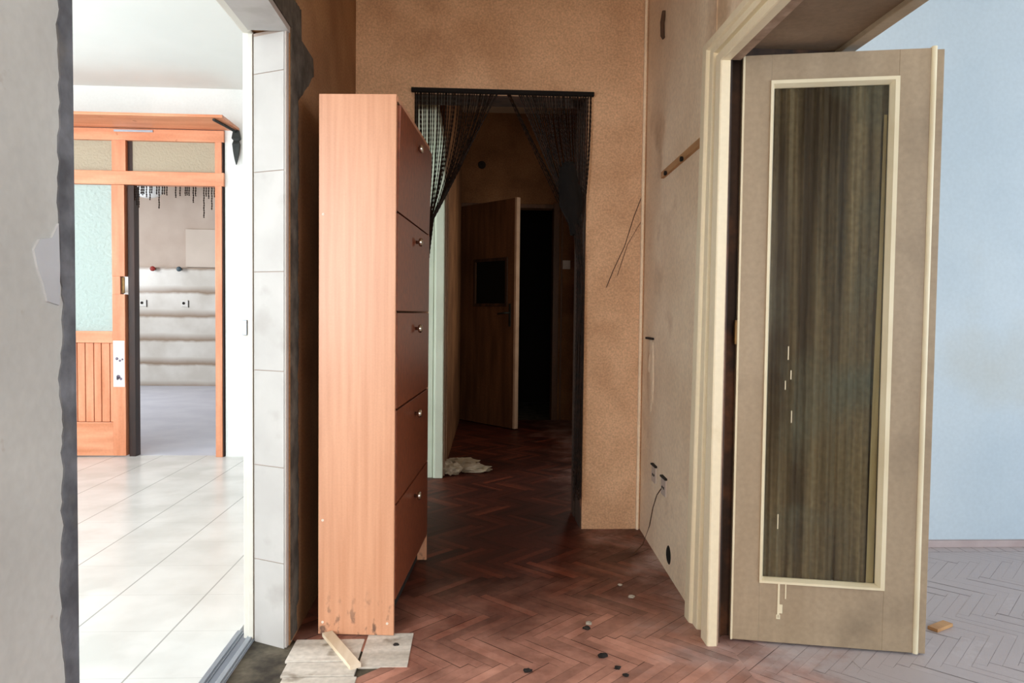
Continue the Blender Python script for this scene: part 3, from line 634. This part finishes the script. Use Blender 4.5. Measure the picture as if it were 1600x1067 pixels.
# frame of the far doorway
m = MB(); m.box((-.20, 7.585, 0), (-.16, 7.60, 2.22), .002); m.box((.80, 7.57, 0), (.86, 7.60, 2.24), .003); m.box((-.2, 7.585, 2.19), (.86, 7.60, 2.23), .002); m.box((.88, 7.585, 0), (.90, 7.60, 2.24), .002); struct(m.build('trim_10', 'door_brown'), 'brown frame of the far doorway')
m = MB(); m.lathe([(.036, -.012), (.04, -.004), (.04, 0)], (.056, 7.60, 2.62), 'y', 16); tag(m.build('junction_box', 'crumb'), 'round dark junction box hole high on the far end wall', 'junction box')
m = MB(); m.box((.90, 7.588, 1.57), (.98, 7.60, 1.66), .004); tag(m.build('light_switch', 'plastic_w'), 'pale light switch beside the far doorway', 'light switch')
# crumpled paper by the side opening
def crumple(c, r, name, lab, m_='paper', sq=(1.4, 1, .3), seed=2):
    random.seed(seed); b = MB(); b.blob(c, r, 3, .28, sq); return tag(b.build(name, m_), lab, 'paper', 'crumpled papers in the far passage')
crumple((-.16, 5.02, .04), .07, 'crumpled_paper', 'crumpled pale paper tight against the foot of the side opening', sq=(1, 1, .6), seed=2)
crumple((-.09, 5.32, .02), .09, 'crumpled_paper', 'flattened pale paper lying on the passage floor near the wall', seed=3)
crumple((.01, 5.12, .018), .08, 'crumpled_paper', 'torn pale paper farthest out on the passage floor', seed=5)

# ------------------------------------------------------------------ right doorway: moulded casing swept up the jamb and along the head
prof = [(0, .0), (0, .028), (.004, .032), (.068, .032), (.074, .026), (.078, .011), (.128, .011), (.132, .025), (.138, .027), (.18, .027), (.186, .034), (.192, .038), (.245, .038), (.25, .034), (.25, .0)]
YE, ZE, XW = 2.378, 1.925, .815
m = MB()
ring = lambda zz, f: [f(a, d) for a, d in prof]
r0 = [(XW-d, YE+a, 0) for a, d in prof]; r1 = [(XW-d, YE-.012+a*.72, ZE+a*.42) for a, d in prof]; r2 = [(XW-d, .3, ZE+a*.42) for a, d in prof]
m.sweep([r0, r1, r2]); struct(m.build('trim_11', 'cream'), 'cream moulded casing round the right doorway')
m = MB(); m.box((.802, 2.381, 0), (.822, 2.42, 1.945), .002); m.box((.808, .3, 1.938), (.86, 2.40, 1.958)); struct(m.build('trim_12', 'pink_frame'), 'worn inner edge of the right doorway casing')
m = MB(); m.box((.814, 2.405, 0), (.835, 2.52, 2.0), .002); m.box((.835, 2.46, 0), (.90, 2.515, 2.0), .002); m.box((.86, .3, 1.965), (.872, 2.46, 2.0), .002); m.box((.84, 2.44, 1.968), (1.20, 2.51, 2.0), .002)
struct(m.build('trim_13', 'dark_frame'), 'dark wooden door frame of the right doorway')
m = MB(); m.box((.84, .3, 1.992), (1.222, 2.50, 2.001)); struct(m.build('ceiling', mat('brown_soffit', (150, 128, 106), (128, 106, 84), 3, rough=.9, speck=.08)), 'brown soffit over the right doorway')
m = MB(); m.box((1.195, .3, 1.975), (1.24, 2.455, 1.995), .003); struct(m.build('trim_14', 'leaf_paint'), 'edge strip of the right soffit')
m = MB(); m.box((.84, 2.495, 0), (1.222, 2.505, 2.0)); struct(m.build('wall_right', 'hall_wall'), 'reveal behind the open glazed door')

# ------------------------------------------------------------------ glazed door leaf (open)
dr = struct(empty('door_1', (.878, 2.415, .008), -math.radians(12.0)), 'open beige glazed door leaf with a brown curtain behind the glass')
dr['category'] = 'door'
ZT = 1.95
def db(mb, name, m, par=None, smooth=False): return mb.build(name, m, par or dr, smooth)
gx0, gx1, gz0, gz1 = .100, .456, .215, 1.845
db(MB().box((.002, 0, 0), (gx0-.012, .04, ZT), .002), 'hinge_stile', 'leaf_paint')
db(MB().box((gx1+.022, 0, 0), (.575, .04, ZT), .002), 'lock_stile', 'leaf_paint')
db(MB().box((gx0-.012, .0005, gz1+.018), (gx1+.022, .0395, ZT-.0005)), 'top_rail', 'leaf_paint')
db(MB().box((gx0-.012, .0005, 0.0005), (gx1+.022, .0395, gz0-.012)), 'bottom_rail', 'leaf_paint')
db(MB().box((-.004, -.004, 0.0), (.003, .03, ZT-.002), .001), 'edge_bead', 'bead_paint')
# glazing bead: bevelled frame around the glass
g = MB()
o_ = [(gx0-.014, gz0-.014), (gx1+.024, gz0-.014), (gx1+.024, gz1+.020), (gx0-.014, gz1+.020)]
i_ = [(gx0, gz0), (gx1, gz0), (gx1, gz1), (gx0, gz1)]
mid = [((a[0]*.45+b[0]*.55), (a[1]*.45+b[1]*.55)) for a, b in zip(o_, i_)]
rings = [[(x, .004, z) for x, z in o_], [(x, -.006, z) for x, z in o_], [(x, -.006, z) for x, z in mid], [(x, .016, z) for x, z in i_], [(x, .022, z) for x, z in i_]]
g.sweep(rings, cap=False); db(g, 'glazing_bead', 'bead_paint')
db(MB().box((gx0-.005, .018, gz0-.005), (gx1+.005, .021, gz1+.005)), 'glass_pane', 'curtain_glass')
cu = MB(); nu, nv = 150, 26; rows = []; rc = random.Random(21); ph = [rc.uniform(0, 6.28) for _ in range(8)]
for j in range(nv+1):
    z = gz0-.004+(gz1-gz0+.008)*j/nv; row = []
    for i in range(nu+1):
        u = i/nu; dr_ = .02*math.sin(j*.12+ph[0])
        w_ = .0042*math.sin(2*math.pi*7*(u+dr_)+ph[1]+.8*math.sin(5*u))+.0026*math.sin(2*math.pi*17*(u-.5*dr_)+ph[2]+.05*j)+.0012*math.sin(2*math.pi*31*u+ph[3]+.1*j)
        row.append((gx0-.006+u*(gx1-gx0+.012), .031+w_, z))
    rows.append(row)
cu.sweep(rows, cap=False, closed=False); db(cu, 'lining_curtain', 'curtain', smooth=True)['label'] = 'brown pleated curtain stretched behind the glass'
hm_ = MB(); hm_.sweep([[(.452-.006-w2, .0235, z), (.453, .0235, z), (.453, .0245, z), (.452-.006-w2, .0245, z)] for z, w2 in ((gz0, .016), (.6, .014), (1.0, .010), (1.35, .005), (1.75, .002))])
db(hm_, 'curtain_hem', mat('faded_curtain_hem', (176, 158, 120), (140, 122, 88), 6, stretch=(5, 5, .4), rough=.9))
# rounded cover strip and rebate on the meeting edge
a_ = MB(); seg = [(.572+.0085*(1-math.cos(t)), -.009*math.sin(t)+.001) for t in [math.pi*k/8 for k in range(9)]]
a_.extrude([(x, y, 0) for x, y in seg]+[(.589, .02, 0), (.572, .02, 0)], [(x, y, ZT+.004) for x, y in seg]+[(.589, .02, ZT+.004), (.572, .02, ZT+.004)]); db(a_, 'cover_strip', 'bead_paint')
db(MB().box((.5885, .006, -.002), (.613, .034, ZT-.003), .002), 'rebate_edge', 'leaf_paint')
# old paint runs
pr = MB()
for (u, z0, z1, wd) in ((.150, .085, .205, .007), (.158, .10, .13, .010), (.172, .15, .20, .004), (.150, .08, .095, .013)):
    pr.box((u-wd/2, -.0015, z0), (u+wd/2, .0005, z1), .0006)
db(pr, 'paint_runs', MT['bead_paint'])
gr = MB()
for (u, z0, z1) in ((.165, .95, .995), (.175, .885, .915), (.180, .74, .78), (.158, .85, .88), (.145, .38, .43)):
    gr.box((u-.0015, .0165, z0), (u+.0015, .0178, z1))
db(gr, 'glass_scratches', MT['bead_paint'])
# two hinges
for z in (1.0,):
    db(MB().lathe([(.006, 0), (.006, .08)], (-.009, -.002, z), 'z', 10), 'hinge', 'brass', smooth=False)

# ------------------------------------------------------------------ things on the right wall
def wallx(y): return .809+(y-2.5)*(.858-.809)/(3.72-2.5)
ra = tag(empty('coat_rail', (wallx(3.0), 3.0, 1.73)), 'slim bare wooden coat rail screwed to the cream wall', 'rail')
a, b = 2.64, 3.29
m = MB(); m.extrude([(wallx(a)-.014, a, 1.715), (wallx(a)+.002, a, 1.715), (wallx(a)+.002, a, 1.742), (wallx(a)-.014, a, 1.742)], [(wallx(b)-.014, b, 1.715), (wallx(b)+.002, b, 1.715), (wallx(b)+.002, b, 1.742), (wallx(b)-.014, b, 1.742)])
rel(m.build('rail', 'rail_wood'), ra)
for y in (2.88, 3.17):
    rel(MB().lathe([(.006, 0), (.010, -.004), (.010, -.012), (.002, -.014)], (wallx(y)-.013, y, 1.716), 'x', 10).build('screw', 'crumb'), ra)
m = MB(); m.tube([(wallx(3.33)-.004, 3.33, 2.47), (wallx(3.33)-.012, 3.33, 2.42), (wallx(3.33)-.010, 3.33, 2.36), (wallx(3.33)-.002, 3.33, 2.35)], .010, 8)
tag(m.build('cable_stub', 'rust'), 'short brown cable stub high on the cream wall', 'cable')
# pipe chase corner strip
m = MB(); m.box((.835, 3.700, 0), (.849, 3.722, TOP), .004); struct(m.build('trim_15', 'right_wall'), 'vertical bead in the corner')
# switch scar
m = MB(); c = 3.50
rs = random.Random(8); pts = []
for k in range(26):
    t = 2*math.pi*k/26; pts.append((3.50+(.085+rs.uniform(-.018, .018))*math.cos(t), .81+(.19+rs.uniform(-.03, .03))*math.sin(t)))
m.extrude([(wallx(a)-.005, 3.5+(a-3.5)*.85, .81+(b-.81)*.85) for a, b in pts], [(wallx(a)+.002, a, b) for a, b in pts])
m.blob((wallx(3.52), 3.52, .87), .03, 2, .2, (.35, 1, 1.8)); m.blob((wallx(3.46), 3.46, .74), .025, 2, .2, (.35, 1, 2)); struct(m.build('wall_right', 'right_wall', smooth=True), 'lumpy plaster scar where a switch box was removed')
m = MB(); m.box((wallx(3.5)-.012, 3.44, .985), (wallx(3.5), 3.58, .995)); tag(m.build('cable_clip', 'crumb'), 'small dark clip stuck in the plaster scar by the corner', 'clip')
# sockets with loose wire
for y, z, lab in ((3.36, .365, 'broken wall socket nearer the corner, low on the cream wall'), (3.15, .355, 'broken wall socket nearer the casing with a dangling wire')):
    e = tag(empty('wall_socket', (wallx(y), y, z)), lab, 'socket')
    rel(MB().box((wallx(y)-.008, y-.04, z-.04), (wallx(y)+.004, y+.04, z+.035), .003).build('plate', 'panel_beige'), e)
    rel(MB().box((wallx(y)-.012, y-.045, z+.035), (wallx(y)+.002, y+.045, z+.043), .001).build('top_edge', 'crumb'), e)
    hm = MB()
    for dy in (-.012, .012): hm.lathe([(.006, 0), (.006, -.002)], (wallx(y)-.008, y+dy, z-.005), 'x', 10)
    rel(hm.build('socket_holes', 'crumb'), e)
m = MB(); m.tube([(wallx(3.17)-.012, 3.17, .34), (wallx(3.22)-.02, 3.22, .30), (wallx(3.3)-.02, 3.30, .22), (wallx(3.36)-.022, 3.36, .12), (wallx(3.38)-.05, 3.37, .03), (wallx(3.38)-.11, 3.30, .006)], .0025, 6)
tag(m.build('loose_wire', 'rust'), 'thin rusty wire dangling from the broken socket to the floor', 'wire')
m = MB(); m.lathe([(.001, -.003), (.034, -.003), (.040, 0), (.040, .004)], (wallx(3.05), 3.05, .085), 'x', 18); o = tag(m.build('pipe_hole', 'shadowline'), 'dark round hole at the foot of the cream wall', 'hole')
# hairline crack on the curtain wall
m = MB(); m.tube([(.845, 3.7185, 1.72), (.80, 3.7185, 1.60), (.755, 3.7185, 1.45), (.70, 3.7185, 1.33), (.665, 3.7185, 1.24)], .0022, 5); m.tube([(.84, 3.7185, 1.58), (.77, 3.7185, 1.46), (.72, 3.7185, 1.30)], .0016, 5); struct(m.build('trim_16', 'rust'), 'hairline crack lines on the peach wall')

# ------------------------------------------------------------------ crumbs on the floor
for k, (x, y, r, lab, mm) in enumerate(((.173, 2.218, .012, 'dark crumb nearest the middle of the bottom edge', 'crumb'), (.421, 2.309, .014, 'largest dark crumb on the parquet before the door', 'crumb'),
        (.454, 2.231, .010, 'small dark crumb just before the largest one', 'crumb'), (.470, 2.185, .009, 'small dark crumb closest to the bottom edge', 'crumb'),
        (.40, 2.52, .012, 'dark crumb beside the pale plaster crumb', 'crumb'), (.415, 2.56, .011, 'pale plaster crumb in the middle of the parquet', 'crumb_l'),
        (-.25, 2.41, .009, 'dark crumb in front of the shoe cabinet', 'crumb'), (.62, 2.80, .012, 'pale plaster crumb by the right wall', 'crumb_l'), (.60, 2.93, .009, 'pale crumb deeper in by the right wall', 'crumb_l'))):
    random.seed(30+k); b = MB(); b.blob((x, y, r*.45), r, 2, .22, (1.1, .9, .5)); tag(b.build('plaster_crumb', mm), lab, 'crumb', 'crumbs on the parquet')
m = MB(); a = .5; m.box((-.05, -.018, 0), (.05, .018, .012), .002, Matrix.Translation((1.665, 2.50, .001)) @ Matrix.Rotation(a, 4, 'Z')); tag(m.build('loose_parquet_block', 'rail_wood'), 'loose brownish parquet block on the dusty floor past the glazed door', 'parquet block')
